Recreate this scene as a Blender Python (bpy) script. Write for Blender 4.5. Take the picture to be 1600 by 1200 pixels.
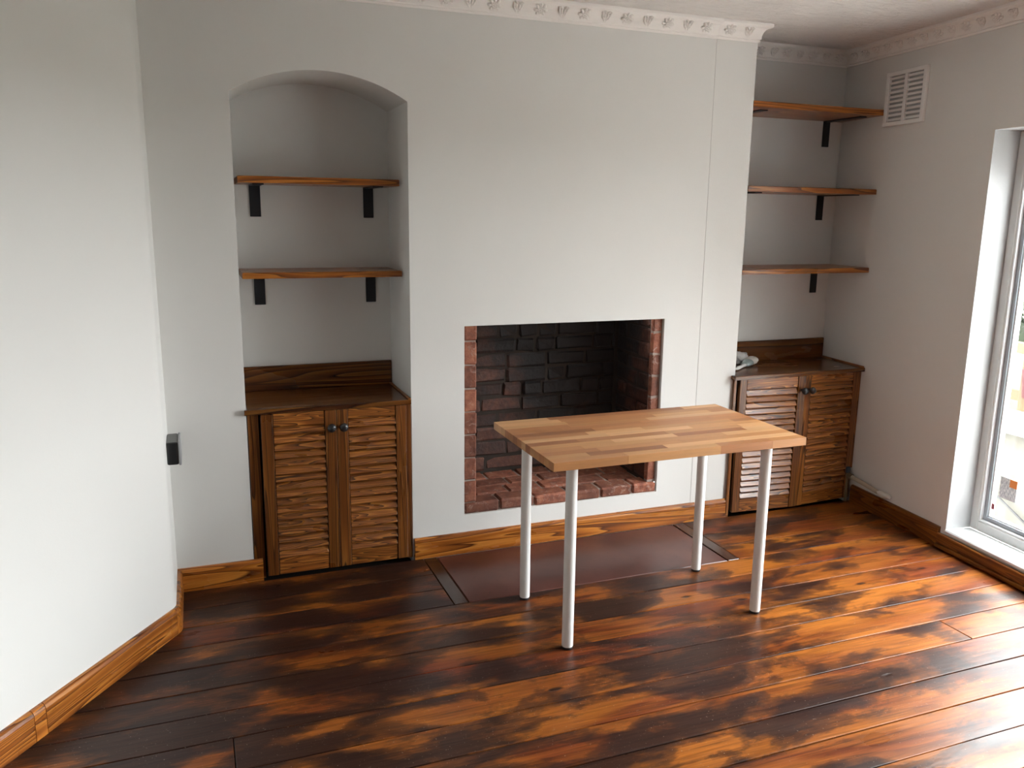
import bpy, bmesh, math, random
from mathutils import Vector, Matrix, noise as mnoise
R = math.radians
rnd = random.Random(7)
scn = bpy.context.scene
for o in list(bpy.data.objects): bpy.data.objects.remove(o)
col = scn.collection

# ------------------------------------------------------------------ camera
F_PX = 1290.006
cp = Vector((-0.47752, -3.45330, 1.54180))
yaw, pit, rol = 0.367945, 0.201716, 0.012333
Fv = Vector((math.sin(yaw)*math.cos(pit), math.cos(yaw)*math.cos(pit), -math.sin(pit)))
Rv = Vector((math.cos(yaw), -math.sin(yaw), 0)); Uv = Rv.cross(Fv)
R2 = Rv*math.cos(rol) + Uv*math.sin(rol); U2 = -Rv*math.sin(rol) + Uv*math.cos(rol)
cd = bpy.data.cameras.new('camera'); cam = bpy.data.objects.new('camera', cd); col.objects.link(cam)
cd.sensor_width = 36; cd.lens = F_PX/1600*36; cd.clip_start = .02
cam.matrix_world = Matrix(((R2.x, U2.x, -Fv.x, cp.x), (R2.y, U2.y, -Fv.y, cp.y), (R2.z, U2.z, -Fv.z, cp.z), (0, 0, 0, 1)))
scn.camera = cam

# ------------------------------------------------------------------ world, exposure
vs = scn.view_settings
vs.view_transform = 'Standard'; vs.look = 'None'; vs.gamma = 1; vs.use_curve_mapping = False
vs.exposure = 0.14
SKY = 30.5
w = bpy.data.worlds.new('overcast'); scn.world = w; w.use_nodes = True
bg = w.node_tree.nodes['Background']; bg.inputs[0].default_value = (.945, .98, 1.0, 1); bg.inputs[1].default_value = SKY

# right wall frame: t runs along the wall towards the camera, v outwards
WO = Vector((2.9198, .3406, 0)); WANG = math.atan2(-.99436, -.10610)
WD = Vector((math.cos(WANG), math.sin(WANG), 0)); WV = Vector((-math.sin(WANG), math.cos(WANG), 0))
def wall_pt(t, v, z): return WO + WD*t + WV*v + Vector((0, 0, z))
def right_x(y): return WO.x + (WO.y - y)/(-WD.y)*WD.x
WIN_T0, WIN_T1, WIN_Z0, WIN_Z1, REV = 1.066, 3.35, .095, 1.93, .15
H = 2.43
W2T0, W2T1, W2Z0, W2Z1 = 3.80, 4.30, 1.05, 1.90      # unseen second window nearer the camera, added for its light
YF = -6.3            # front wall, behind the camera

def portal(name, loc, xdir, zdir, sx, sy):
    l = bpy.data.lights.new(name, 'AREA'); l.shape = 'RECTANGLE'; l.size = sx; l.size_y = sy
    l.cycles.is_portal = True
    o = bpy.data.objects.new(name, l); col.objects.link(o)
    z = -zdir.normalized(); x = xdir.normalized(); y = z.cross(x)
    o.matrix_world = Matrix(((x.x, y.x, z.x, loc.x), (x.y, y.y, z.y, loc.y), (x.z, y.z, z.z, loc.z), (0, 0, 0, 1)))
portal('portal_right', wall_pt((WIN_T0+WIN_T1)/2, REV+.12, (WIN_Z0+WIN_Z1)/2), WD, -WV, WIN_T1-WIN_T0, WIN_Z1-WIN_Z0)

portal('portal_small', wall_pt((W2T0+W2T1)/2, REV+.12, (W2Z0+W2Z1)/2), WD, -WV, W2T1-W2T0, W2Z1-W2Z0)

# ------------------------------------------------------------------ node helpers
def new_mat(name):
    m = bpy.data.materials.new(name); m.use_nodes = True
    nt = m.node_tree; b = nt.nodes['Principled BSDF']
    return m, nt, b
def N(nt, typ, ins=None, **kw):
    n = nt.nodes.new(typ)
    for k, v in kw.items(): setattr(n, k, v)
    for k, v in (ins or {}).items():
        if isinstance(v, bpy.types.NodeSocket): nt.links.new(v, n.inputs[k])
        else: n.inputs[k].default_value = v
    return n
def math_(nt, op, a, b=None, c=None, clamp=False):
    ins = {0: a}
    if b is not None: ins[1] = b
    if c is not None: ins[2] = c
    return N(nt, 'ShaderNodeMath', ins, operation=op, use_clamp=clamp).outputs[0]
def vmath(nt, op, a, b=None, c=None):
    ins = {0: a}
    if b is not None: ins[1] = b
    if c is not None: ins[2] = c
    return N(nt, 'ShaderNodeVectorMath', ins, operation=op).outputs[0]
def ramp(nt, fac, stops, interp='LINEAR'):
    n = N(nt, 'ShaderNodeValToRGB', {0: fac}); cr = n.color_ramp; cr.interpolation = interp
    while len(cr.elements) < len(stops): cr.elements.new(.5)
    for e, (p, c) in zip(cr.elements, stops):
        e.position = p; e.color = (*c, 1) if len(c) == 3 else c
    return n.outputs[0]
def mixc(nt, fac, a, b, mode='MIX'):
    n = N(nt, 'ShaderNodeMix', data_type='RGBA', blend_type=mode)
    for i, v in ((0, fac), (6, a), (7, b)):
        if isinstance(v, bpy.types.NodeSocket): nt.links.new(v, n.inputs[i])
        else: n.inputs[i].default_value = (*v, 1) if isinstance(v, tuple) and len(v) == 3 else v
    return n.outputs[2]
def noise(nt, vec, scale, detail=3, rough=.5, dist=0):
    return N(nt, 'ShaderNodeTexNoise', {'Vector': vec, 'Scale': scale, 'Detail': detail, 'Roughness': rough, 'Distortion': dist}).outputs[0]
def bump(nt, b, h, strength, dist=.002):
    n = N(nt, 'ShaderNodeBump', {'Strength': strength, 'Distance': dist, 'Height': h}); nt.links.new(n.outputs[0], b.inputs['Normal'])
def objvec(nt, k=1.0):
    tc = N(nt, 'ShaderNodeTexCoord').outputs['Object']; rn = N(nt, 'ShaderNodeObjectInfo').outputs['Random']
    off = N(nt, 'ShaderNodeCombineXYZ', {0: math_(nt, 'MULTIPLY', rn, 41.3*k), 1: math_(nt, 'MULTIPLY', rn, 97.7*k), 2: math_(nt, 'MULTIPLY', rn, 63.1*k)}).outputs[0]
    return vmath(nt, 'ADD', tc, off), rn
def worldpos(nt): return N(nt, 'ShaderNodeNewGeometry').outputs['Position']
def setc(b, c): b.inputs['Base Color'].default_value = (*c, 1)

def plain(name, c, rough=.5, metal=0, noise_amt=.06, bscale=60, bstr=.05, spec=.5):
    m, nt, b = new_mat(name)
    v = N(nt, 'ShaderNodeTexCoord').outputs['Object']
    n = noise(nt, v, 9, 4)
    nt.links.new(mixc(nt, n, tuple(x*(1-noise_amt) for x in c), tuple(min(1, x*(1+noise_amt)) for x in c)), b.inputs['Base Color'])
    b.inputs['Roughness'].default_value = rough; b.inputs['Metallic'].default_value = metal
    b.inputs['Specular IOR Level'].default_value = spec
    if bstr: bump(nt, b, noise(nt, v, bscale, 3), bstr, .001)
    return m

def wood(name, light, mid, dark, axis='X', across=9.0, along=.5, lines=8, rough=.28, spec=.5, coat=.0, fib=.35, knots=.0):
    m, nt, b = new_mat(name)
    v, rn = objvec(nt)
    sc = [across]*3; sc['XYZ'.index(axis)] = along
    pv = N(nt, 'ShaderNodeMapping', {'Vector': v, 'Scale': sc}).outputs[0]
    n1 = noise(nt, pv, 1.0, 1.5, .45, .5)
    ring = math_(nt, 'FRACT', math_(nt, 'MULTIPLY', n1, lines))
    c1 = ramp(nt, ring, [(0, light), (.45, mid), (.8, tuple(a*.55+d*.45 for a, d in zip(mid, dark))), (.94, dark), (1, light)])
    sf = [420.0]*3; sf['XYZ'.index(axis)] = 9
    nf = noise(nt, N(nt, 'ShaderNodeMapping', {'Vector': v, 'Scale': sf}).outputs[0], 1.0, 2)
    c2 = mixc(nt, math_(nt, 'MULTIPLY', ramp(nt, nf, [(.42, (0, 0, 0)), (.7, (1, 1, 1))]), fib), c1, dark)
    sl = [5.0]*3; sl['XYZ'.index(axis)] = 1.6
    nl = noise(nt, N(nt, 'ShaderNodeMapping', {'Vector': v, 'Scale': sl}).outputs[0], 1.3, 3)
    tone = math_(nt, 'ADD', math_(nt, 'MULTIPLY', nl, .9), math_(nt, 'MULTIPLY_ADD', rn, .3, .42))
    c3 = mixc(nt, 1.0, c2, N(nt, 'ShaderNodeCombineColor', {0: tone, 1: tone, 2: tone}).outputs[0], 'MULTIPLY')
    nt.links.new(c3, b.inputs['Base Color'])
    nt.links.new(math_(nt, 'MULTIPLY_ADD', nl, .2, rough-.1), b.inputs['Roughness'])
    b.inputs['Specular IOR Level'].default_value = spec; b.inputs['Coat Weight'].default_value = coat; b.inputs['Coat Roughness'].default_value = .12
    bump(nt, b, math_(nt, 'ADD', math_(nt, 'MULTIPLY', nf, .5), math_(nt, 'MULTIPLY', ring, -.5)), .18, .0008)
    return m

M = {}
# painted plaster
def paint(name, c, bs=.12):
    m, nt, b = new_mat(name)
    v = worldpos(nt)
    n = noise(nt, v, 1.7, 5, .6)
    nt.links.new(mixc(nt, n, tuple(x*.97 for x in c), tuple(x*1.02 for x in c)), b.inputs['Base Color'])
    b.inputs['Roughness'].default_value = .62; b.inputs['Specular IOR Level'].default_value = .3
    h = math_(nt, 'ADD', math_(nt, 'MULTIPLY', noise(nt, v, 4, 3), 3.0), noise(nt, v, 140, 3))
    bump(nt, b, h, bs, .0016)
    return m
M['wall'] = paint('wall_paint', (.735, .728, .705))
M['reveal'] = paint('dimmed_reveal_paint', (.50, .505, .51), .25)  # same white as the walls, darkened to offset strong daylight here
M['plaster'] = paint('cornice_plaster', (.90, .87, .84), .2)
def ceil_mat():
    m, nt, b = new_mat('artex_ceiling'); v = worldpos(nt)
    n = noise(nt, v, 2.2, 5, .6, .8)
    nt.links.new(mixc(nt, n, (.76, .72, .69), (.92, .89, .86)), b.inputs['Base Color'])
    b.inputs['Roughness'].default_value = .8
    pv = N(nt, 'ShaderNodeMapping', {'Vector': v, 'Scale': (3, 9, 3)}).outputs[0]
    bump(nt, b, math_(nt, 'ADD', noise(nt, pv, 3, 5, .6, 1.5), math_(nt, 'MULTIPLY', noise(nt, v, 60, 2), .15)), .9, .03)
    return m
M['ceiling'] = ceil_mat()
# pine with dark varnish
pl, pm, pd = (.54, .20, .032), (.35, .105, .014), (.070, .016, .004)
cl, cm, cdk = (.43, .165, .032), (.225, .068, .012), (.026, .007, .003)
sc_ = lambda c, k: tuple(x*k for x in c)
M['skirt'] = wood('skirting_pine', pl, pm, pd, 'X', 14, .8, 12, .27)
M['cup_x'] = wood('cupboard_pine_horizontal', cl, cm, cdk, 'X', 26, 1.8, 13, .3)
M['cup_z'] = wood('cupboard_pine_upright', sc_(cl, .60), sc_(cm, .72), cdk, 'Z', 20, .6, 10, .3)
M['cup_top'] = wood('cupboard_top_pine', sc_(cl, .42), sc_(cm, .55), cdk, 'X', 11, .5, 9, .25)
M['shelf'] = wood('shelf_pine', sc_(pl, .8), sc_(pm, .75), pd, 'X', 15, .8, 11, .3)
# table staves
def stave_mat():
    m, nt, b = new_mat('oiled_beech_stave'); v, rn = objvec(nt)
    oc = N(nt, 'ShaderNodeObjectInfo').outputs['Color']
    pv = N(nt, 'ShaderNodeMapping', {'Vector': v, 'Scale': (2.5, 40, 40)}).outputs[0]
    n1 = noise(nt, pv, 1, 3, .5, .4)
    nf = noise(nt, N(nt, 'ShaderNodeMapping', {'Vector': v, 'Scale': (25, 500, 500)}).outputs[0], 1, 2)
    t = math_(nt, 'ADD', math_(nt, 'MULTIPLY', n1, .45), math_(nt, 'MULTIPLY_ADD', nf, .25, .65))
    nt.links.new(mixc(nt, 1.0, oc, N(nt, 'ShaderNodeCombineColor', {0: t, 1: t, 2: t}).outputs[0], 'MULTIPLY'), b.inputs['Base Color'])
    b.inputs['Roughness'].default_value = .42; bump(nt, b, nf, .06, .0005)
    return m
M['stave'] = stave_mat()
M['white_metal'] = plain('white_powder_coated_steel', (.82, .83, .81), .3, 0, .02, 200, .02)
M['black_plastic'] = plain('black_plastic', (.012, .012, .013), .45)
M['black_steel'] = plain('black_steel_bracket', (.007, .010, .016), .45, 0)
M['iron'] = plain('black_iron_knob', (.015, .016, .018), .32, 0, .2, 90, .2)
M['white_plastic'] = plain('white_plastic_vent', (.86, .85, .83), .4, 0, .03)
M['dark_void'] = plain('dark_vent_hollow', (.40, .39, .38), .8)
M['black_paint'] = plain('black_painted_socket', (.010, .011, .012), .28, 0, .3, 40, .5)
M['faceplate'] = plain('dull_grey_faceplate', (.30, .30, .31), .4, 0, .1)

def floor_mat():
    m, nt, b = new_mat('varnished_floorboard'); v, rn = objvec(nt); wp = worldpos(nt)
    bx = N(nt, 'ShaderNodeSeparateXYZ', {0: wp}).outputs
    # grain and warm stain
    n1 = noise(nt, N(nt, 'ShaderNodeMapping', {'Vector': v, 'Scale': (.55, 8, 8)}).outputs[0], 1, 2, .5, .6)
    ring = math_(nt, 'FRACT', math_(nt, 'MULTIPLY', n1, 9))
    c1 = ramp(nt, ring, [(0, (.205, .054, .010)), (.5, (.165, .041, .009)), (.9, (.09, .020, .006)), (1, (.205, .054, .010))])
    tone = noise(nt, N(nt, 'ShaderNodeMapping', {'Vector': v, 'Scale': (1.1, 5, 5)}).outputs[0], 1, 4, .6, .4)
    c2 = mixc(nt, ramp(nt, tone, [(.42, (0, 0, 0)), (.62, (1, 1, 1))]), c1, (.29, .092, .014))
    c2 = mixc(nt, math_(nt, 'MULTIPLY', ramp(nt, tone, [(.30, (1, 1, 1)), (.45, (0, 0, 0))]), .8), c2, (.115, .022, .009))
    # old dark stain: long blotches, partly running over the joints
    sv = vmath(nt, 'ADD', N(nt, 'ShaderNodeMapping', {'Vector': wp, 'Scale': (2.4, 5.6, 1)}).outputs[0],
               N(nt, 'ShaderNodeCombineXYZ', {0: math_(nt, 'MULTIPLY', rn, 1.6), 1: math_(nt, 'MULTIPLY', rn, .5), 2: 0.0}).outputs[0])
    s1 = noise(nt, sv, 1.0, 8, .60, .35)
    # denser towards the back left of the room
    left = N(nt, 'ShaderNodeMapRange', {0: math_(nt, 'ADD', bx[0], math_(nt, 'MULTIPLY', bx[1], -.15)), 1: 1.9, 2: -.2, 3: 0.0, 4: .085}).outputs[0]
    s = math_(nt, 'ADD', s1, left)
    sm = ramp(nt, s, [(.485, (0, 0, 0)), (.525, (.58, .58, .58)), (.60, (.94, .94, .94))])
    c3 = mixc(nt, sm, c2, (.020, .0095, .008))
    # fine fibre streaks
    st_n = noise(nt, N(nt, 'ShaderNodeMapping', {'Vector': v, 'Scale': (4.5, 130, 130)}).outputs[0], 1, 4, .6)
    sk = ramp(nt, st_n, [(.30, (.55, .55, .55)), (.52, (1, 1, 1)), (.72, (1.25, 1.25, 1.25))])
    c3 = mixc(nt, 1.0, c3, sk, 'MULTIPLY')
    # knots and nail holes
    vo = N(nt, 'ShaderNodeTexVoronoi', {'Vector': N(nt, 'ShaderNodeMapping', {'Vector': v, 'Scale': (2.6, 7, 7)}).outputs[0], 'Scale': 1.0}).outputs['Distance']
    kn = ramp(nt, math_(nt, 'ADD', vo, math_(nt, 'MULTIPLY', noise(nt, v, 40, 3), .06)), [(.075, (1, 1, 1)), (.115, (0, 0, 0))])
    c4 = mixc(nt, math_(nt, 'MULTIPLY', kn, .85), c3, (.012, .007, .006))
    # pale dust specks
    du = ramp(nt, noise(nt, v, 160, 2, .6), [(.70, (0, 0, 0)), (.73, (1, 1, 1))])
    c5 = mixc(nt, math_(nt, 'MULTIPLY', du, .45), c4, (.42, .36, .30))
    nt.links.new(c5, b.inputs['Base Color'])
    rg = math_(nt, 'MULTIPLY_ADD', noise(nt, N(nt, 'ShaderNodeMapping', {'Vector': v, 'Scale': (3, 9, 9)}).outputs[0], 1, 4), .34, .17)
    nt.links.new(rg, b.inputs['Roughness'])
    b.inputs['Specular IOR Level'].default_value = .26
    fine = noise(nt, N(nt, 'ShaderNodeMapping', {'Vector': v, 'Scale': (14, 70, 70)}).outputs[0], 1, 3)
    lump = noise(nt, N(nt, 'ShaderNodeMapping', {'Vector': v, 'Scale': (4, 14, 14)}).outputs[0], 1, 3)
    h = math_(nt, 'ADD', math_(nt, 'MULTIPLY', fine, .35), math_(nt, 'ADD', math_(nt, 'MULTIPLY', lump, .9), math_(nt, 'MULTIPLY', kn, -1.2)))
    bump(nt, b, h, .36, .0026)
    return m
M['board'] = floor_mat()
M['skirt_shaded'] = wood('shaded_skirting_pine', sc_(pl, .42), sc_(pm, .45), sc_(pd, .7), 'X', 14, .8, 12, .3)  # skirting pine again, darkened for the shade along the right wall
M['border'] = wood('dark_stained_border', (.075, .03, .016), (.05, .02, .011), (.015, .007, .005), 'Y', 12, .8, 6, .22)
M['subfloor'] = plain('dark_subfloor', (.02, .014, .011), .9)
def slab_mat():
    m, nt, b = new_mat('red_brown_painted_slab'); v = worldpos(nt)
    n = noise(nt, v, 3.5, 5, .6)
    c = ramp(nt, n, [(.3, (.048, .013, .009)), (.55, (.080, .024, .017)), (.75, (.11, .040, .028))])
    sp = ramp(nt, noise(nt, v, 38, 2), [(.66, (0, 0, 0)), (.72, (1, 1, 1))])
    nt.links.new(mixc(nt, math_(nt, 'MULTIPLY', sp, .6), c, (.012, .008, .007)), b.inputs['Base Color'])
    b.inputs['Roughness'].default_value = .3
    bump(nt, b, noise(nt, v, 9, 4), .2, .003)
    return m
M['slab'] = slab_mat()

def brick_mat(name, soot_on=True, k=1.0):
    m, nt, b = new_mat(name); v, rn = objvec(nt); wp = worldpos(nt)
    n = noise(nt, v, 26, 5, .65)
    c = ramp(nt, n, [(.25, sc_((.07, .020, .012), k)), (.5, sc_((.165, .052, .028), k)), (.7, sc_((.24, .092, .050), k))])
    t = math_(nt, 'MULTIPLY_ADD', rn, .7, .6)
    c = mixc(nt, 1.0, c, N(nt, 'ShaderNodeCombineColor', {0: t, 1: t, 2: t}).outputs[0], 'MULTIPLY')
    # lime marks
    c = mixc(nt, math_(nt, 'MULTIPLY', ramp(nt, noise(nt, wp, 16, 5, .7), [(.62, (0, 0, 0)), (.75, (1, 1, 1))]), .35), c, (.42, .33, .28))
    if not soot_on: c = mixc(nt, math_(nt, 'MULTIPLY', ramp(nt, noise(nt, wp, 24, 6, .75, 1.0), [(.56, (0, 0, 0)), (.66, (1, 1, 1))]), .45), c, (.50, .40, .34))
    if soot_on:
        # soot where the fire stood, thickest on the back towards the right and under the flue
        d = N(nt, 'ShaderNodeVectorMath', {0: N(nt, 'ShaderNodeMapping', {'Vector': vmath(nt, 'SUBTRACT', wp, (1.42, .43, .82)), 'Scale': (1.15, 2.0, 1.3)}).outputs[0]}, operation='LENGTH').outputs['Value']
        s = math_(nt, 'ADD', math_(nt, 'MULTIPLY', d, -1.0), math_(nt, 'MULTIPLY', noise(nt, wp, 6.5, 5, .65), 1.5))
        up = N(nt, 'ShaderNodeMapRange', {0: N(nt, 'ShaderNodeSeparateXYZ', {0: wp}).outputs[2], 1: .8, 2: 1.05, 3: 0.0, 4: .35}).outputs[0]
        s = math_(nt, 'ADD', s, up)
        c = mixc(nt, ramp(nt, s, [(-.0, (.25, .25, .25)), (.36, (.97, .97, .97))]), c, (.008, .0075, .008))
    nt.links.new(c, b.inputs['Base Color'])
    b.inputs['Roughness'].default_value = .72
    bump(nt, b, math_(nt, 'ADD', noise(nt, v, 70, 4), math_(nt, 'MULTIPLY', noise(nt, v, 18, 3), 1.5)), .6, .004)
    return m
M['brick'] = brick_mat('sooty_brick', True, .60); M['brick_clean'] = brick_mat('red_brick', False, 1.45)
M['mortar'] = plain('sooty_mortar', (.030, .021, .016), .95, 0, .5, 60, .6)
M['mortar_clean'] = plain('pale_mortar', (.30, .24, .21), .95, 0, .4, 60, .6)
M['frame'] = plain('weathered_white_frame', (.62, .62, .61), .45, 0, .12, 30, .3)
M['bead'] = plain('white_glazing_bead', (.85, .86, .87), .3, 0, .03)
M['gasket'] = plain('grey_gasket', (.33, .36, .39), .5)
M['sill'] = plain('white_painted_sill', (.72, .74, .75), .4, 0, .08, 14, .3)
def glass_mat():
    m = bpy.data.materials.new('window_glass'); m.use_nodes = True; nt = m.node_tree; nt.nodes.clear()
    out = nt.nodes.new('ShaderNodeOutputMaterial')
    tr = N(nt, 'ShaderNodeBsdfTransparent', {0: (.94, .945, .94, 1)}); gl = N(nt, 'ShaderNodeBsdfGlossy', {'Roughness': .02})
    bf = N(nt, 'ShaderNodeNewGeometry').outputs['Backfacing']                # a thin pane: same reflection on both faces
    fr = N(nt, 'ShaderNodeFresnel', {0: math_(nt, 'MULTIPLY_ADD', bf, 1/1.45-1.45, 1.45)})
    mx = N(nt, 'ShaderNodeMixShader', {0: fr.outputs[0], 1: tr.outputs[0], 2: gl.outputs[0]})
    nt.links.new(mx.outputs[0], out.inputs[0]); return m
M['glass'] = glass_mat()
M['pipe'] = plain('cream_painted_pipe', (.50, .44, .34), .45, 0, .2, 60, .3)
M['brass'] = plain('dull_pipe_fitting', (.20, .17, .12), .4, .4)
M['valve'] = plain('dark_blue_valve_cap', (.012, .035, .07), .4)
M['plug'] = plain('white_filler_lump', (.62, .60, .55), .8, 0, .15, 40, .5)

# ------------------------------------------------------------------ object helpers
WL = {}
def link(o, world, parent=None):
    col.objects.link(o)
    world = Vector(world)
    if parent is not None:
        o.parent = parent; o.location = world - WL[parent.name]
    else: o.location = world
    WL[o.name] = world
    return o
def thing(name, label, cat, loc, group=None, wallframe=False):
    o = bpy.data.objects.new(name, None); o.empty_display_size = .05
    link(o, loc)
    o['label'] = label; o['category'] = cat
    if group: o['group'] = group
    if wallframe:            # children given in (t, v, z) of the right wall
        o.location = WO; o.rotation_euler = (0, 0, WANG); WL[o.name] = Vector((0, 0, 0))
    return o
def tag(o, label, cat, group=None):
    o['label'] = label; o['category'] = cat
    if group: o['group'] = group
    return o
def mesh_from(bm, name, smooth=False):
    bmesh.ops.recalc_face_normals(bm, faces=bm.faces)
    me = bpy.data.meshes.new(name); bm.to_mesh(me); bm.free()
    if smooth:
        for p in me.polygons: p.use_smooth = True
    return me
def obj(name, bm, m, loc=(0, 0, 0), parent=None, smooth=False, rot=None):
    me = mesh_from(bm, name, smooth); me.materials.append(m)
    o = bpy.data.objects.new(name, me); link(o, loc, parent)
    if rot: o.rotation_euler = rot
    return o
def dup(src, loc, parent, rot=None, scale=None):
    o = src.copy(); link(o, loc, parent)
    if rot: o.rotation_euler = rot
    if scale: o.scale = scale
    return o
def add_box(bm, c, s, bev=0, seg=1, rot=None):
    b2 = bmesh.new(); bmesh.ops.create_cube(b2, size=1)
    for v in b2.verts: v.co = Vector((v.co.x*s[0], v.co.y*s[1], v.co.z*s[2]))
    if bev: bmesh.ops.bevel(b2, geom=list(b2.edges), offset=bev, segments=seg, profile=.5, affect='EDGES')
    if rot: bmesh.ops.rotate(b2, verts=b2.verts, cent=(0, 0, 0), matrix=rot)
    bmesh.ops.translate(b2, verts=b2.verts, vec=c)
    merge(bm, b2)
def merge(bm, b2):
    mp = {}
    for v in b2.verts: mp[v] = bm.verts.new(v.co)
    for f in b2.faces:
        try: bm.faces.new([mp[v] for v in f.verts])
        except ValueError: pass
    b2.free()
def box(name, c, s, m, parent=None, bev=.002, seg=1, rot=None):
    bm = bmesh.new(); add_box(bm, (0, 0, 0), s, bev, seg)
    return obj(name, bm, m, c, parent, rot=rot)
def box2(name, lo, hi, m, parent=None, bev=.002, seg=1):
    return box(name, [(a+b)/2 for a, b in zip(lo, hi)], [abs(b-a) for a, b in zip(lo, hi)], m, parent, bev, seg)
def add_lathe(bm, prof, seg=24, c=(0, 0, 0), axis='Z'):
    b2 = bmesh.new(); rings = []
    for r, z in prof:
        if r < 1e-6: rings.append([b2.verts.new((0, 0, z))])
        else: rings.append([b2.verts.new((r*math.cos(2*math.pi*i/seg), r*math.sin(2*math.pi*i/seg), z)) for i in range(seg)])
    for a, b in zip(rings, rings[1:]):
        for i in range(seg):
            j = (i+1) % seg
            if len(a) == 1 and len(b) == 1: continue
            if len(a) == 1: b2.faces.new((a[0], b[i], b[j]))
            elif len(b) == 1: b2.faces.new((a[i], a[j], b[0]))
            else: b2.faces.new((a[i], a[j], b[j], b[i]))
    if len(rings[0]) > 1: b2.faces.new(rings[0][::-1])
    if len(rings[-1]) > 1: b2.faces.new(rings[-1])
    if axis == '-Y': bmesh.ops.rotate(b2, verts=b2.verts, cent=(0, 0, 0), matrix=Matrix.Rotation(R(90), 3, 'X'))
    bmesh.ops.translate(b2, verts=b2.verts, vec=c); merge(bm, b2)
def add_tube(bm, pts, r, seg=10):
    pts = [Vector(p) for p in pts]; rings = []
    up = Vector((0, 0, 1))
    for i, p in enumerate(pts):
        d = (pts[min(i+1, len(pts)-1)] - pts[max(i-1, 0)]).normalized()
        a = d.cross(up if abs(d.z) < .9 else Vector((1, 0, 0))).normalized(); b = d.cross(a)
        rr = r[i] if isinstance(r, (list, tuple)) else r
        rings.append([bm.verts.new(p + a*rr*math.cos(2*math.pi*k/seg) + b*rr*math.sin(2*math.pi*k/seg)) for k in range(seg)])
    for A, B in zip(rings, rings[1:]):
        for k in range(seg): bm.faces.new((A[k], A[(k+1) % seg], B[(k+1) % seg], B[k]))
    bm.faces.new(rings[0][::-1]); bm.faces.new(rings[-1])
def poly(bm, pts): return bm.faces.new([bm.verts.new(p) for p in pts])
def holed(bm, outer, holes, f):
    """planar face with holes; f maps (a, b) to 3-D"""
    b2 = bmesh.new()
    for lp in [outer]+holes:
        vs_ = [b2.verts.new(f(*p)) for p in lp]
        for i in range(len(vs_)): b2.edges.new((vs_[i], vs_[(i+1) % len(vs_)]))
    bmesh.ops.triangle_fill(b2, edges=list(b2.edges), use_beauty=True, use_dissolve=False)
    merge(bm, b2)
def struct(o): o['kind'] = 'structure'; return o
def prism(bm, poly2, z0, z1, ch=0, soft=False):
    """extruded outline with a chamfered top edge"""
    n = len(poly2); P = [Vector((x, y)) for x, y in poly2]
    def inset(d):
        out = []
        for i in range(n):
            a, b, c = P[i-1], P[i], P[(i+1) % n]
            e1 = (b-a).normalized(); e2 = (c-b).normalized()
            n1 = Vector((-e1.y, e1.x)); n2 = Vector((-e2.y, e2.x))
            k = 1+n1.dot(n2); out.append(b + (n1+n2)*(d/max(k, .15)))
        return out
    lv = [[bm.verts.new((p.x, p.y, z0)) for p in P]]
    if ch:
        lv.append([bm.verts.new((p.x, p.y, z1-ch*(1.5 if soft else 1))) for p in P])
        if soft: lv.append([bm.verts.new((p.x, p.y, z1-ch*.4)) for p in inset(ch*.3)])
        lv.append([bm.verts.new((p.x, p.y, z1)) for p in inset(ch)])
    else: lv.append([bm.verts.new((p.x, p.y, z1)) for p in P])
    for A, B in zip(lv, lv[1:]):
        for i in range(n): bm.faces.new((A[i], A[(i+1) % n], B[(i+1) % n], B[i]))
    bm.faces.new(lv[0][::-1]); bm.faces.new(lv[-1])

# ------------------------------------------------------------------ room shell
BX = 2.0725; STEP = 1.847; AB = .3406; SX = -.612          # breast right edge, proud strip, alcove depth, left corner
NX1, NX2, ND = -.3105, .3806, .379
FX1, FX2, FZ1, FZ2 = .6256, 1.6421, .1808, 1.0587
ARX = (NX1+NX2)/2; HW = (NX2-NX1)/2; RISE = .097; ZS = 1.990
ARR = (HW*HW+RISE*RISE)/(2*RISE); ARC = ZS+RISE-ARR
arch = []
a0 = math.asin(HW/ARR)
for i in range(25):
    a = -a0+2*a0*i/24; arch.append((ARX+ARR*math.sin(a), ARC+ARR*math.cos(a)))
# left wall path (plan): short return, rounded corner, then the long splayed wall
CY = -.352
dgx, dgy = -.575, -.818
def left_path(off=0.0, n=8):
    """off > 0 moves the line into the room"""
    cx = SX+off; nx, ny = -dgy*1.0, dgx                      # room-side normal of the splayed wall
    # splayed wall passes through (SX, CY) shifted by the normal
    px, py = SX+nx*off, CY+ny*off
    t = (cx-px)/dgx; cy = py+dgy*t
    r = .07; ang = math.atan2(dgy, dgx); turn = abs(math.atan2(dgx, -dgy)); tl = r*math.tan(turn/2)
    A = Vector((cx, cy+tl)); B = Vector((cx+dgx*tl, cy+dgy*tl)); C_ = Vector((cx, cy))
    pts = [(cx, 0.0)]
    for i in range(n+1):
        u = i/n; p = A*(1-u)**2 + C_*2*u*(1-u) + B*u*u; pts.append((p.x, p.y))
    L = 2.75
    pts.append((SX+dgx*L+nx*off, CY+dgy*L+ny*off))
    return pts
LP = left_path(); LEND = LP[-1]
def left_x(y, off=0.0):
    p = left_path(off)
    if y >= p[0][1]: return p[0][0]
    for (x0, y0), (x1, y1) in zip(p, p[1:]):
        if y1 <= y <= y0: return x0+(x1-x0)*(y-y0)/(y1-y0 if y1 != y0 else 1)
    return p[-1][0]+off*0

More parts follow.
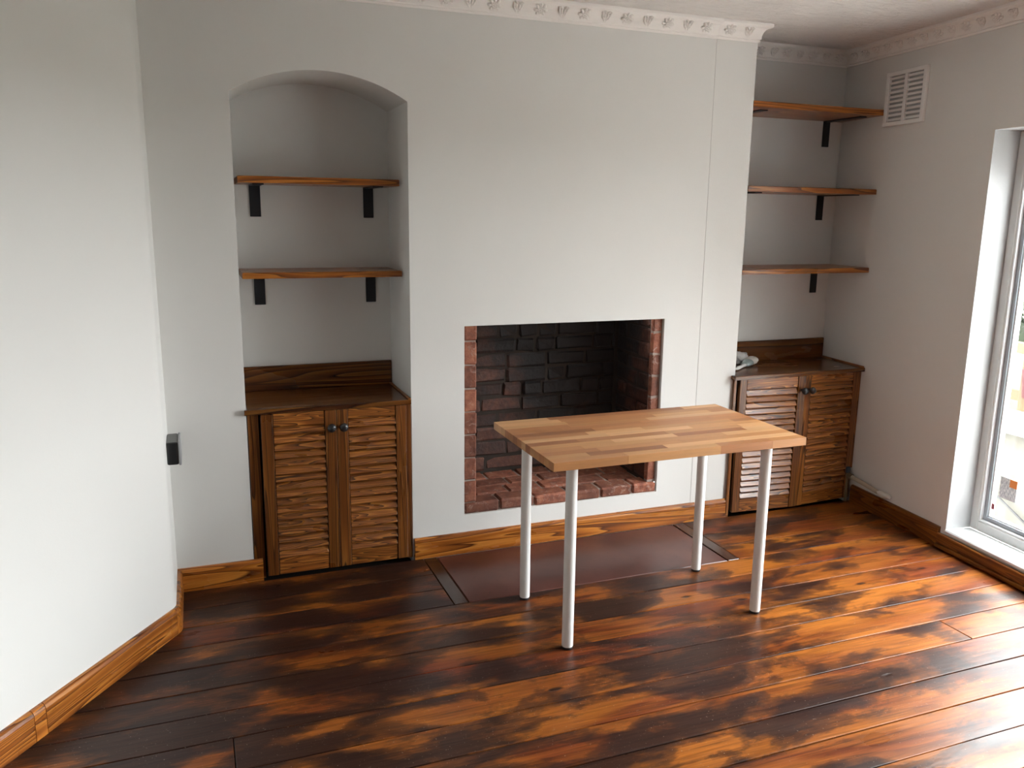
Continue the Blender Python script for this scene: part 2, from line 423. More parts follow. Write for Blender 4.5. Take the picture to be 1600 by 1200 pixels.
bm = bmesh.new()
walls = LP+[(LEND[0], YF)]
for (x0, y0), (x1, y1) in zip(walls, walls[1:]): poly(bm, [(x0, y0, 0), (x1, y1, 0), (x1, y1, H), (x0, y0, H)])
def sink(bm):
    for v in bm.verts:
        if abs(v.co.z) < 1e-6: v.co.z = -.04
sink(bm); wl = struct(obj('wall_left', bm, M['wall'])) 

# wall_back: chimney breast with arched niche and fire opening, right alcove
bm = bmesh.new()
niche = [(NX1, 0.0)]+arch+[(NX2, 0.0)]
fire = [(FX1, FZ1), (FX2, FZ1), (FX2, FZ2), (FX1, FZ2)]
outer = [(SX, 0), (NX1, 0)]+arch+[(NX2, 0), (STEP, 0), (STEP, H), (SX, H)]
holed(bm, outer, [fire], lambda a, b: (a, 0, b))
PR = .0018
poly(bm, [(STEP, 0, 0), (STEP, -PR, 0), (STEP, -PR, H), (STEP, 0, H)])
poly(bm, [(STEP, -PR, 0), (BX, -PR, 0), (BX, -PR, H), (STEP, -PR, H)])
poly(bm, [(BX, -PR, 0), (BX, AB, 0), (BX, AB, H), (BX, -PR, H)])
poly(bm, [(BX, AB, 0), (WO.x, AB, 0), (WO.x, AB, H), (BX, AB, H)])
for (x0, z0), (x1, z1) in zip(niche, niche[1:]): poly(bm, [(x0, 0, z0), (x1, 0, z1), (x1, ND, z1), (x0, ND, z0)])
poly(bm, [(x, ND, z) for x, z in niche])
for (x0, z0), (x1, z1) in zip(fire, fire[1:]+fire[:1]): poly(bm, [(x0, 0, z0), (x1, 0, z1), (x1, .022, z1), (x0, .022, z0)])
bmesh.ops.remove_doubles(bm, verts=bm.verts, dist=1e-5)
sink(bm); wb = obj('wall_back', bm, M['wall']); struct(wb)
bv = wb.modifiers.new('soft_edges', 'BEVEL'); bv.width = .006; bv.segments = 2; bv.limit_method = 'ANGLE'; bv.angle_limit = R(40)

# wall_right with the glazed opening and its reveal
bm = bmesh.new()
tf = (WO.y-YF)/(-WD.y)
win = [(WIN_T0, WIN_Z0), (WIN_T1, WIN_Z0), (WIN_T1, WIN_Z1), (WIN_T0, WIN_Z1)]
win2 = [(W2T0, W2Z0), (W2T1, W2Z0), (W2T1, W2Z1), (W2T0, W2Z1)]
holed(bm, [(0, 0), (tf, 0), (tf, H), (0, H)], [win, win2], lambda a, b: (a, 0, b))
sink(bm); wr = struct(obj('wall_right', bm, M['wall'])); wr.location = WO; wr.rotation_euler = (0, 0, WANG); WL[wr.name] = Vector((0, 0, 0))
bm = bmesh.new()
for i, ((t0, z0), (t1, z1)) in enumerate(zip(win, win[1:]+win[:1])):
    if i == 0: continue                                      # the sill board lies there
    poly(bm, [(t0, 0, z0), (t1, 0, z1), (t1, REV+.09, z1), (t0, REV+.09, z0)])
for (t0, z0), (t1, z1) in zip(win2, win2[1:]+win2[:1]): poly(bm, [(t0, 0, z0), (t1, 0, z1), (t1, REV+.09, z1), (t0, REV+.09, z0)])
bmesh.ops.remove_doubles(bm, verts=bm.verts, dist=1e-5)
obj('window_reveal', bm, M['reveal'], (0, 0, 0), wr)

# wall behind the camera
bm = bmesh.new(); poly(bm, [(LEND[0], YF, 0), (right_x(YF), YF, 0), (right_x(YF), YF, H), (LEND[0], YF, H)])
sink(bm); struct(obj('wall_front', bm, M['wall']))

plan = LP+[(LEND[0], YF), (right_x(YF), YF), (WO.x, WO.y), (BX, AB), (BX, 0)]
bm = bmesh.new(); prism(bm, plan, H, H+.06); struct(obj('ceiling', bm, M['ceiling']))

# ------------------------------------------------------------------ floor of separate boards
bm = bmesh.new(); prism(bm, plan, -.06, -.022); add_box(bm, (ARX, ND/2, -.041), (NX2-NX1, ND+.004, .038))
floor = struct(obj('floor', bm, M['subfloor']))
HX0, HX1, HY = .487, 1.738, -.497                            # hearth slab in the floor
edges = [-.012, -.19, -.342, -.497, -.648, -.803, -.95, -1.1, -1.262, -1.414, -1.566, -1.716]
while edges[-1] > YF+.16: edges.append(edges[-1]-rnd.uniform(.148, .16))
edges[-1] = YF
GAP = .0032
def board(y0, y1, xa, xb):
    g = GAP/2+rnd.uniform(0, .0006)
    Y0, Y1 = y0-g, y1+g                                       # y0 > y1
    x00 = xa if xa is not None else left_x(Y0)+.002; x01 = xa if xa is not None else left_x(Y1)+.002
    x10 = xb if xb is not None else right_x(Y0)-.002; x11 = xb if xb is not None else right_x(Y1)-.002
    if xa is not None: x00 += .0012; x01 += .0012
    if xb is not None: x10 -= .0012; x11 -= .0012
    c = Vector(((x00+x01+x10+x11)/4, (Y0+Y1)/2, 0))
    bm = bmesh.new()
    prism(bm, [(x01-c.x, Y1-c.y), (x11-c.x, Y1-c.y), (x10-c.x, Y0-c.y), (x00-c.x, Y0-c.y)], -.0195, 0, .0024, True)
    o = obj('floor_board', bm, M['board'], (c.x, c.y, rnd.uniform(-.0014, .0008)), floor)
    o.rotation_euler = (rnd.uniform(-.0045, .0045), 0, 0)
BW = .062
for i, (y0, y1) in enumerate(zip(edges, edges[1:])):
    if y1 >= HY-.001:                                         # rows broken by the hearth
        board(y0, y1, None, HX0-BW); board(y0, y1, HX1+BW, None); continue
    xl, xr = left_x((y0+y1)/2), right_x((y0+y1)/2)
    joints = []
    if i == 8: joints = [2.18]
    elif i == 10: joints = [2.35]
    elif i == 7: joints = [-.45]
    elif i == 12: joints = [-.2, 2.0]
    elif i > 12: joints = [rnd.uniform(xl+.6, xr-.6)]
    xs = [None]+joints+[None]
    for a, b in zip(xs, xs[1:]): board(y0, y1, a, b)
# mitred boards framing the hearth, and the slab itself
for xa, xb, s in ((HX0-BW, HX0, 1), (HX1, HX1+BW, -1)):
    c = Vector(((xa+xb)/2, (HY-.012)/2, 0)); bm = bmesh.new()
    prism(bm, [(xa+.002-c.x, HY-c.y+.001), (xb-.002-c.x, HY-c.y+.001), (xb-.002-c.x, -.02-c.y), (xa+.002-c.x, -.02-c.y)], -.0215, 0, .002)
    obj('hearth_border_board', bm, M['border'], c, floor)
bm = bmesh.new(); prism(bm, [(HX0+.002, HY+.002), (HX1-.002, HY+.002), (HX1-.002, -.018), (HX0+.002, -.018)], -.0215, -.001, .004)
hs = obj('hearth_slab', bm, M['slab'], (0, 0, 0), floor); hs['label'] = 'smooth red-brown slab set flush into the floorboards'

# ------------------------------------------------------------------ skirting boards
BH, BT = .0983, .018
def skirt_sweep(name, pts, inward, m, parent=None):
    """pts in plan, profile with a rounded top; inward(side)=+1 if the room is on the left of the run"""
    prof = [(0, 0), (BT, 0), (BT, BH-.016), (BT-.003, BH-.006), (BT-.009, BH), (0, BH)]
    return sweep(name, pts, prof, inward, m, parent)
def sweep(name, pts, prof, side, m, parent=None, loc=None):
    P = [Vector(p) for p in pts]; n = len(P); c = P[0] if loc is None else Vector(loc)
    bm = bmesh.new(); rings = []
    for i in range(n):
        d1 = (P[i]-P[i-1]).normalized() if i > 0 else (P[1]-P[0]).normalized()
        d2 = (P[i+1]-P[i]).normalized() if i < n-1 else d1
        n1 = Vector((-d1.y, d1.x))*side; n2 = Vector((-d2.y, d2.x))*side
        mv = (n1+n2)/(1+n1.dot(n2))
        rings.append([bm.verts.new((P[i].x-c.x+mv.x*a, P[i].y-c.y+mv.y*a, z)) for a, z in prof])
    for A, B in zip(rings, rings[1:]):
        for k in range(len(prof)): bm.faces.new((A[k], A[(k+1) % len(prof)], B[(k+1) % len(prof)], B[k]))
    bm.faces.new(rings[0][::-1]); bm.faces.new(rings[-1])
    return obj(name, bm, m, (c.x, c.y, 0), parent)
def straight_skirt(name, a, b, m='skirt', parent=None):
    """skirting length whose local x follows the run, so that the grain does too; room side is local -y"""
    a = Vector(a); b = Vector(b); L = (b-a).length; ang = math.atan2(b.y-a.y, b.x-a.x)
    prof = [(0, 0), (-BT, 0), (-BT, BH-.016), (-BT+.003, BH-.006), (-BT+.009, BH), (0, BH)]
    bm = bmesh.new(); rr = []
    for x in (-L/2, L/2): rr.append([bm.verts.new((x, y, z)) for y, z in prof])
    for k in range(6): bm.faces.new((rr[0][k], rr[0][(k+1) % 6], rr[1][(k+1) % 6], rr[1][k]))
    bm.faces.new(rr[0][::-1]); bm.faces.new(rr[1])
    o = obj(name, bm, M[m], ((a.x+b.x)/2, (a.y+b.y)/2, 0), parent); o.rotation_euler = (0, 0, ang)
    return o
struct(straight_skirt('baseboard_back', (NX2+.006, 0), (BX, 0)))
bb = struct(straight_skirt('baseboard_back_left', (SX, 0), (NX1+.036, 0)))
# splayed wall: long length, two short made-up pieces near the camera, and the bent corner piece
lp = left_path(0.0); B = Vector(lp[-2]); dv = Vector((dgx, dgy))
S0, S1, S2 = .0, .62, .665
bl = straight_skirt('baseboard_left', B+dv*S1, B+dv*S0); struct(bl)
for k, (a_, b_) in enumerate(((.664, .622), (1.6, .666), (2.6, 1.602))):
    o = straight_skirt('skirting_piece', B+dv*a_, B+dv*b_)
    o.parent = bl; o.matrix_parent_inverse = Matrix.Identity(4)
    # into the frame of the long piece
    q = bl.rotation_euler.z; rel = Vector(o.location)-Vector(bl.location)
    o.location = (rel.x*math.cos(-q)-rel.y*math.sin(-q), rel.x*math.sin(-q)+rel.y*math.cos(-q), rel.z); o.rotation_euler = (0, 0, 0)
prof = [(0, 0), (BT, 0), (BT, BH-.016), (BT-.003, BH-.006), (BT-.009, BH), (0, BH)]
struct(sweep('baseboard_corner', [(lp[0][0], -BT)]+lp[1:-1], prof, 1, M['skirt'], loc=(lp[0][0], -.2)))
a_, b_ = wall_pt(.385, 0, 0), wall_pt(WIN_T0-.03, 0, 0)
struct(straight_skirt('baseboard_right', a_.xy, b_.xy, 'skirt_shaded'))

# ------------------------------------------------------------------ cornice with raised flowers
Dc, Q = .0795, .050
cprof = [(0, H-Dc), (.007, H-Dc), (.009, H-Dc+.006), (.007, H-Dc+.011), (.012, H-Dc+.014)]
for i in range(1, 7):
    a = i/6; cprof.append((.012+.026*(1-math.cos(a*math.pi/2)), H-Dc+.014+.046*math.sin(a*math.pi/2)))
cprof += [(.041, H-.017), (Q-.003, H-.015), (Q, H-.011), (Q, H-.003), (Q, H-.0004), (0, H-.0004)]
def cornice(name, pts):
    o = sweep(name, pts, cprof, -1, M['plaster']); return struct(o)
def petal_ball(bm, c, s, ang):
    b2 = bmesh.new(); bmesh.ops.create_icosphere(b2, subdivisions=1, radius=1)
    for v in b2.verts: v.co = Vector((v.co.x*s[0], v.co.y*s[1], v.co.z*s[2]))
    bmesh.ops.rotate(b2, verts=b2.verts, cent=(0, 0, 0), matrix=Matrix.Rotation(ang, 3, 'Z'))
    bmesh.ops.translate(b2, verts=b2.verts, vec=c); merge(bm, b2)
bm = bmesh.new()
for k in range(8):
    a = 2*math.pi*k/8
    petal_ball(bm, (.021*math.cos(a), .021*math.sin(a), 0), (.0125, .0075, .0085), a)
    petal_ball(bm, (.010*math.cos(a+.39), .010*math.sin(a+.39), .003), (.0065, .0042, .007), a+.39)
petal_ball(bm, (0, 0, .004), (.006, .006, .008), 0)
ros_me = mesh_from(bm, 'rosette', True); ros_me.materials.append(M['plaster'])
bm = bmesh.new()
for s in (-1, 1):
    for k, (x, y, l, a) in enumerate(((.006, -.016, .012, 75), (.013, -.004, .013, 55), (.018, .012, .013, 70), (.006, .004, .014, 82), (.009, .021, .009, 45))):
        petal_ball(bm, (s*x, y, 0), (l*1.1, .0055, .0085), R(a) if s > 0 else R(180-a))
petal_ball(bm, (0, -.024, .001), (.004, .006, .005), 0)
leaf_me = mesh_from(bm, 'leaf_motif', True); leaf_me.materials.append(M['plaster'])
def motifs(parent, p0, p1, pitch, start, scale=1.0, k0=0):
    p0 = Vector(p0); p1 = Vector(p1); d = (p1-p0).normalized(); L = (p1-p0).length; nrm = Vector((d.y, -d.x))
    s = start; k = k0
    xa = Vector((d.x, d.y, 0)); za = (Vector((nrm.x, nrm.y, 0))*.80+Vector((0, 0, -.60))).normalized(); ya = za.cross(xa)
    if ya.z < 0: ya = -ya; xa = -xa
    while s < L-.02:
        c2 = p0+d*s+nrm*.0185; me, nm = ((ros_me, 'rosette'), (leaf_me, 'leaf_motif'))[k % 2]
        o = bpy.data.objects.new(nm, me); col.objects.link(o); o.parent = parent
        loc = Vector((c2.x, c2.y, H-.041))-WL[parent.name]
        o.matrix_local = Matrix(((xa.x*scale, ya.x*scale, za.x, loc.x), (xa.y*scale, ya.y*scale, za.y, loc.y), (xa.z*scale, ya.z*scale, za.z, loc.z), (0, 0, 0, 1)))
        s += pitch; k += 1
c1 = cornice('trim_1', [(SX, 0), (STEP, 0)])
motifs(c1, (SX, 0), (STEP, 0), .103, 2.39 % .206)
c2 = cornice('trim_2', [(STEP, -PR), (BX, -PR), (BX, AB)])
motifs(c2, (STEP, -PR), (BX, -PR), .103, .055); motifs(c2, (BX, 0), (BX, AB), .095, .05, 1.0, 1)
c3 = cornice('trim_3', [(BX+Q*.6, AB), (WO.x, AB), tuple(wall_pt(4.9, 0, 0).xy)])
motifs(c3, (BX+.06, AB), (WO.x-.05, AB), .085, .03, .9); e0 = wall_pt(.06, 0, 0).xy; motifs(c3, e0, wall_pt(4.9, 0, 0).xy, .085, .03, .9, 1)

# ------------------------------------------------------------------ fireplace of bricks
FD = .425; HT = .232
fp = thing('fireplace', 'open brick fireplace recess with sooty back in the white wall', 'fireplace', (1.134, .2, .18))
PX1, PX2 = .690, 1.590
bm = bmesh.new()
add_box(bm, (1.14, FD+.033, .72), (1.12, .05, 1.1)); add_box(bm, (PX2+.058, .24, .72), (.10, .40, 1.0)); add_box(bm, (PX1-.058, .24, .72), (.10, .40, 1.0))
add_box(bm, (1.14, .26, FZ2+.075), (1.12, .44, .05))
obj('mortar', bm, M['mortar'], (0, 0, 0), fp)
bm = bmesh.new(); add_box(bm, ((FX1+FX2)/2, .225, .2), (FX2-FX1-.004, .42, .048)); 
for xa, xb in ((FX1-.004, PX1-.006), (PX2+.006, FX2+.004)): add_box(bm, ((xa+xb)/2, .033, .66), (xb-xa, .03, .86))
obj('mortar_bed', bm, M['mortar_clean'], (0, 0, 0), fp)
def brick_me(s, m, seed, j=.0045):
    r = random.Random(seed); bm = bmesh.new(); add_box(bm, (0, 0, 0), s, min(.009, min(s)*.2))
    for v in bm.verts: v.co += Vector((r.uniform(-j, j), r.uniform(-j, j), r.uniform(-j, j)))
    me = mesh_from(bm, 'brick'); me.materials.append(m); return me
def brick(me, c, rot=None):
    o = bpy.data.objects.new('brick', me); link(o, c, fp)
    if rot: o.rotation_euler = rot
    return o
CH = .0765; bl_, bh_ = .214, .0695
st = [brick_me((bl_, .05, bh_), M['brick'], i) for i in range(5)]
hd = [brick_me((.102, .05, bh_), M['brick'], 20+i) for i in range(4)]
for r_ in range(12):
    z = HT+.012+CH*(r_+.5)
    if z-bh_/2 > FZ2+.05: break
    x = PX1-.03-(0, .11, .06, .16, .03, .13)[r_ % 6]; k = 0
    while x < PX2+.05:
        header = (r_ in (2, 5, 8) and k % 3 != 2) or (rnd.random() < .12)
        L = .102 if header else bl_
        if x+L > PX1-.02:
            me = rnd.choice(hd if header else st)
            brick(me, (x+L/2, FD+.022+rnd.uniform(-.006, .008), z+rnd.uniform(-.004, .003)), (rnd.uniform(-.05, .03), rnd.uniform(-.022, .022), rnd.uniform(-.03, .03)))
        x += L+.0075; k += 1
# inner right side and left side
ss = [brick_me((.05, bl_, bh_), M['brick'], 40+i) for i in range(4)]
sh = [brick_me((.05, .102, bh_), M['brick'], 50+i) for i in range(3)]
for r_ in range(11):
    z = HT+.012+CH*(r_+.5)
    for sx, X in ((1, PX2+.025), (-1, PX1-.025)):
        y = .045; k = 0
        seq = (bl_, .102) if r_ % 2 else (.102, bl_)
        for L in seq:
            me = rnd.choice(ss if L > .15 else sh)
            brick(me, (X+rnd.uniform(-.003, .003), y+L/2+.004, z), (0, 0, rnd.uniform(-.015, .015))); y += L+.011
# front faces of the two jambs
PH = .108; 
pf = [brick_me((FX1*0+PX1-FX1-.004, .03, PH-.006), M['brick_clean'], 60+i, .0018) for i in range(4)]
pf2 = [brick_me((FX2-PX2-.004, .03, PH-.006), M['brick_clean'], 70+i, .0018) for i in range(4)]
for r_ in range(8):
    z = HT+PH*(r_+.5)
    brick(pf[r_ % 4], ((FX1+PX1)/2, .026, z)); brick(pf2[r_ % 4], ((FX2+PX2)/2, .030, z+.004))
# hearth of bricks laid flat: front course shows its ends
fb = [brick_me((.170, .104, .05), M['brick_clean'], 80+i, .0016) for i in range(5)]
for j, y in enumerate((.056, .166, .276, .386)):
    x = FX1+.002-(0, .085, .04, .12)[j]
    while x < FX2:
        a, b_ = max(x, FX1+.002), min(x+.170, FX2-.002)
        if b_-a > .03:
            o = brick(rnd.choice(fb), ((a+b_)/2, y+(.0 if j else -.001), HT-.025+rnd.uniform(-.003, .002)), (rnd.uniform(-.012, .012), rnd.uniform(-.01, .01), rnd.uniform(-.01, .01)))
            o.scale = ((b_-a)/.170, 1, 1)
        x += .1765

# ------------------------------------------------------------------ cupboards with louvred doors
slat_cache = {}
def make_door(par, x0, x1, z0, z1, yf, sw_l, sw_r, rt, rb, n, knob_x, knob_z, ajar=0.0):
    """frame front at yf, 20 mm thick"""
    T = .021; c = Vector(((x0+x1)/2, yf+T/2, (z0+z1)/2)); bm = bmesh.new()
    for a, b_ in ((x0, x0+sw_l), (x1-sw_r, x1)): add_box(bm, ((a+b_)/2-c.x, 0, 0), (b_-a-.0006, T, z1-z0), .002, 2)
    d = obj('door', bm, M['cup_z'], c, par)
    a, b_ = x0+sw_l+.0016, x1-sw_r-.0016
    box2('rail', (a, yf+.003, z1-rt+.001), (b_, yf+T-.002, z1), M['cup_x'], d, .0015)
    box2('rail', (a, yf+.003, z0), (b_, yf+T-.002, z0+rb), M['cup_x'], d, .0015)
    za, zb = z0+rb, z1-rt; p = (zb-za)/n
    bm = bmesh.new(); add_box(bm, (0, 0, 0), (b_-a, .0065, p*1.22), .0022, 2)
    s0 = obj('slat', bm, M['cup_x'], ((a+b_)/2, yf+.010, za+p*.5), d); s0.rotation_euler = (R(-33), 0, 0)
    for k in range(1, n): dup(s0, ((a+b_)/2, yf+.010+rnd.uniform(-.001, .001), za+p*(k+.5)), d, (R(-33)+rnd.uniform(-.05, .05), rnd.uniform(-.004, .004), 0))
    # beads along the inner stile edges
    bm = bmesh.new(); add_lathe(bm, [(.007, 0), (.008, .003), (.006, .008), (.007, .016), (.012, .020), (.0175, .026), (.019, .032), (.016, .039), (.008, .043), (0, .044)], 20, axis='-Y')
    k_ = obj('knob', bm, M['iron'], (knob_x, yf, knob_z), d, True); k_['label'] = 'round black iron knob'
    if ajar:                                                  # hangs slightly open
        hx = x0 if ajar < 0 else x1; r_ = Vector((c.x-hx, T/2, 0)); r_.rotate(Matrix.Rotation(ajar, 3, 'Z'))
        d.location = Vector((hx, yf, c.z))+r_-WL[par.name]; d.rotation_euler = (0, 0, ajar)
    return d
# --- left
LC = thing('cupboard', 'stained louvre cupboard filling the arched niche, backboard on top', 'cupboard', (.04, .17, 0))
ZT = .7485
# worktop cut around the wall edge
bm = bmesh.new()
prism(bm, [(-.318-.035, -.018), (.3765-.035, -.018), (.3765-.035, ND-.004), (NX1+.003-.035, ND-.004), (NX1+.003-.035, -.0015), (-.318-.035, -.0015)], -.010, .010, .002)
wt = obj('worktop', bm, M['cup_top'], (.035, 0, ZT-.010), LC)
box2('edge_trim', (.3635, -.016, ZT), (.3765, ND-.024, ZT+.007), M['cup_x'], wt)
box2('backboard', (NX1+.004, ND-.022, ZT), (NX2-.004, ND-.003, ZT+.112), M['cup_top'], LC)
bm = bmesh.new(); add_box(bm, (0, ND/2+.02, .36), (.66, ND-.06, .70)); obj('carcass', bm, M['subfloor'], (.035, 0, 0), LC)
box2('filler_strip', (NX1+.003, -.001, .006), (-.264, .030, ZT-.021), M['cup_z'], LC)
box2('filler_strip', (.3545, -.008, .012), (.3775, .030, ZT-.021), M['cup_z'], LC)
make_door(LC, -.257, .0510, .020, .7265, -.021, .048, .048, .056, .075, 17, .026, .657)
make_door(LC, .0525, .3535, .020, .7265, -.021, .047, .046, .044, .072, 17, .077, .656)
# --- right
RC = thing('cupboard', 'stained louvre cupboard in the open right alcove, pipe at its foot', 'cupboard', (2.47, .15, 0))
ZR = .7578
yf = -.026
xr_ = right_x(-.045)-.003
bm = bmesh.new(); c = Vector((2.47, .15, ZR-.010))
prism(bm, [(x-c.x, y-c.y) for x, y in ((2.044, -.047), (xr_, -.047), (right_x(AB)-.004, AB-.004), (BX+.003, AB-.004), (BX+.003, -.0095), (2.044, -.0095))], -.010, .010, .002)
wt2 = obj('worktop', bm, M['cup_top'], c, RC)
a_, b_ = Vector((right_x(-.043)-.012, -.043)), Vector((right_x(.315)-.012, .315))
o = box('edge_trim', ((a_.x+b_.x)/2, (a_.y+b_.y)/2, ZR+.004), ((b_-a_).length, .013, .009), M['cup_x'], wt2); o.rotation_euler = (0, 0, math.atan2(b_.y-a_.y, b_.x-a_.x))
box2('backboard', (BX+.003, AB-.022, ZR), (right_x(AB)-.012, AB-.003, ZR+.112), M['cup_top'], RC)
bm = bmesh.new(); add_box(bm, (0, AB/2+.02, .36), (.70, AB-.06, .70)); obj('carcass', bm, M['subfloor'], (2.46, 0, 0), RC)
box2('filler_strip', (2.056, yf+.006, .012), (2.074, -.0095, ZR-.021), M['cup_z'], RC)
make_door(RC, 2.092, 2.484, .020, .736, yf+.004, .042, .044, .058, .075, 18, 2.462, .663, R(-4.2))
make_door(RC, 2.4855, 2.868, .020, .736, yf+.004, .042, .040, .050, .070, 18, 2.509, .662, R(3.6))
box2('filler_strip', (2.8695, yf+.004, .19), (right_x(-.02)-.003, .03, ZR-.021), M['cup_z'], RC)

# ------------------------------------------------------------------ shelves on black brackets
def bracket(par, x, yb, zt, w_, arm, drop, t=.005):
    bm = bmesh.new()
    add_box(bm, (0, -t/2, -drop/2), (w_, t, drop), .0015); add_box(bm, (0, -arm/2, -t/2), (w_, arm, t), .0015)
    return obj('bracket', bm, M['black_steel'], (x, yb, zt), par)
def shelf(label, x0, x1a, x1b, yf, yb, zt, th, brx, group):
    t = thing('wall_shelf', label, 'shelf', ((x0+x1a)/2, yb, zt-th), group)
    c = Vector(((x0+x1a)/2, (yf+yb)/2, zt-th/2)); bm = bmesh.new()
    prism(bm, [(x0-c.x, yf-c.y), (x1a-c.x, yf-c.y), (x1b-c.x, yb-c.y), (x0-c.x, yb-c.y)], -th/2, th/2, .003)
    obj('shelf_board', bm, M['shelf'], c, t)
    for x in brx: bracket(t, x, yb, zt-th, .046, (yb-yf)*.8, .135)
    return t
G1 = 'stained pine shelves'
shelf('upper of two stained shelves on black brackets in the arched niche', -.291, .366, .366, .10, ND-.002, 1.684, .027, (-.2085, .286), G1)
shelf('lower of two stained shelves on black brackets in the arched niche', -.291, .372, .372, .10, ND-.002, 1.298, .025, (-.2065, .289), G1)
for lab, z, th in (('top shelf of three in the right alcove, level with the wall vent', 2.094, .029), ('middle shelf of three in the right alcove', 1.697, .027), ('bottom shelf of three in the right alcove, above the cupboard', 1.291, .026)):
    shelf(lab, BX+.004, right_x(.0)-.003, right_x(AB)-.006, .0, AB-.002, z, th, (2.19, 2.812), G1)

# ------------------------------------------------------------------ table
tb = thing('table', 'small table with oiled wood-stave top and four white tube legs', 'table', (1.1228, -.7499, 0))
TZ, TT, TW, TD = .735, .030, 1.039, .5914
bm = bmesh.new(); add_box(bm, (0, 0, 0), (TW-.004, TD-.004, TT-.008), 0)
tt = obj('tabletop', bm, M['subfloor'], (1.1228, -.7499, TZ-TT/2-.001), tb)
tt.data.materials[0] = plain('glue_line_wood', (.22, .105, .045), .5)
cols_ = [(.54, .27, .105), (.47, .215, .08), (.60, .32, .14), (.40, .165, .06), (.51, .245, .095), (.63, .35, .165), (.44, .185, .066), (.32, .12, .042)]
rows = 14; rw_ = TD/rows; y = -.7499-TD/2
for r_ in range(rows):
    xs = [1.1228-TW/2]; x = xs[0]+rnd.uniform(.08, .35)
    while x < 1.1228+TW/2-.08: xs.append(x); x += rnd.uniform(.22, .42)
    xs.append(1.1228+TW/2)
    for a, b_ in zip(xs, xs[1:]):
        o = box2('stave', (a+.0001, y+.0001, TZ-TT), (b_-.0001, y+rw_-.0001, TZ), M['stave'], tt, .0004)
        k = rnd.choice(cols_); f = rnd.uniform(.9, 1.08); o.color = (k[0]*f, k[1]*f, k[2]*f, 1)
    y += rw_
for i, (dx, dy) in enumerate(((-1, -1), (-1, 1), (1, 1), (1, -1))):
    x, y = 1.1228+dx*.4106, -.7499+dy*.20935
    bm = bmesh.new(); add_lathe(bm, [(.0200, .010), (.0208, .012), (.0208, .685), (.021, .690), (.040, .698), (.040, .7045)], 28)
    lg = obj('leg', bm, M['white_metal'], (x, y, 0), tb, True)
    md = lg.modifiers.new('edges', 'EDGE_SPLIT'); md.split_angle = R(40)
    bm = bmesh.new(); add_lathe(bm, [(.0185, .0005), (.0195, .002), (.0195, .009), (.018, .012)], 24); ft = obj('foot', bm, M['black_plastic'], (x, y, 0), lg, True); ft['label'] = 'black plastic foot'

# ------------------------------------------------------------------ wall vent
vt = thing('wall_vent', 'white plastic louvred air vent high on the right wall', 'vent', (0, 0, 0), wallframe=True)
v0, v1, vz0, vz1 = .354, .636, 2.006, 2.268
bm = bmesh.new()
add_box(bm, ((v0+v1)/2, -.009, vz1-.010), (v1-v0, .018, .020), .002); add_box(bm, ((v0+v1)/2, -.009, vz0+.010), (v1-v0, .018, .020), .002)
for t, wd in ((v0+.012, .024), (v1-.012, .024), ((v0+v1)/2, .020)): add_box(bm, (t, -.0085, (vz0+vz1)/2), (wd, .017, vz1-vz0-.006), .002)
obj('vent_frame', bm, M['white_plastic'], (0, 0, 0), vt)
bm = bmesh.new(); add_box(bm, ((v0+v1)/2, -.002, (vz0+vz1)/2), (v1-v0-.01, .003, vz1-vz0-.01)); obj('vent_back', bm, M['dark_void'], (0, 0, 0), vt)
hw_ = (v1-v0)/2-.024-.010; pz = (vz1-vz0-.04)/10
bm = bmesh.new(); add_box(bm, (0, 0, 0), (hw_, .004, pz*.52), .0006); v_s = None
for s in (0, 1):
    for k in range(10):
        loc = (v0+.024+hw_/2 + s*(hw_+.020), -.010, vz0+.020+pz*(k+.5))
        if v_s is None: v_s = obj('louvre', bm, M['white_plastic'], loc, vt); v_s.rotation_euler = (R(32), 0, 0)
        else: dup(v_s, loc, vt, (R(32), 0, 0))

# ------------------------------------------------------------------ socket box on the short return wall
sk = thing('socket_box', 'black painted socket box on the left wall beside the corner', 'socket', (SX, -.12, .56))
bm = bmesh.new(); add_box(bm, (0, 0, 0), (.041, .146, .088), .006, 2); obj('back_box', bm, M['black_paint'], (SX+.0205, -.133, .645), sk)
bm = bmesh.new(); add_box(bm, (0, 0, 0), (.009, .150, .092), .0035, 2); obj('faceplate', bm, M['faceplate'], (SX+.0455, -.133, .645), sk)

# ------------------------------------------------------------------ pipe at the foot of the right wall
pp = thing('radiator_pipe', 'cream painted pipe stub above the right skirting board beside cupboard', 'pipe', (0, 0, 0), wallframe=True)
bm = bmesh.new(); add_tube(bm, [(.395, -.030, .150), (.43, -.026, .145), (.47, -.017, .138), (.56, -.013, .128), (.645, -.012, .122)], [.0125, .0115, .0115, .0115, .011]); obj('tube', bm, M['pipe'], (0, 0, 0), pp, True)
bm = bmesh.new(); add_tube(bm, [(.36, -.034, .153), (.38, -.034, .153), (.383, -.034, .153), (.405, -.031, .150)], [.014, .014, .017, .017], 8); obj('coupling', bm, M['brass'], (0, 0, 0), pp)
bm = bmesh.new(); add_lathe(bm, [(.012, 0), (.014, .004), (.014, .03), (.010, .034)], 10, (.372, -.036, .166)); vv = obj('valve_cap', bm, M['valve'], (0, 0, 0), pp); vv['label'] = 'dark blue valve cap'
bm = bmesh.new(); add_tube(bm, [(.372, -.034, .148), (.372, -.034, .002)], .008, 8); obj('tail_pipe', bm, M['brass'], (0, 0, 0), pp)
b2 = bmesh.new(); bmesh.ops.create_icosphere(b2, subdivisions=3, radius=1)
for v in b2.verts:
    n_ = mnoise.noise(v.co*2.3)*.22; v.co = Vector((v.co.x*.055, v.co.y*.016, v.co.z*.018))*(1+n_)
obj('filler_lump', b2, M['plug'], (.64, -.012, .124), pp, True)

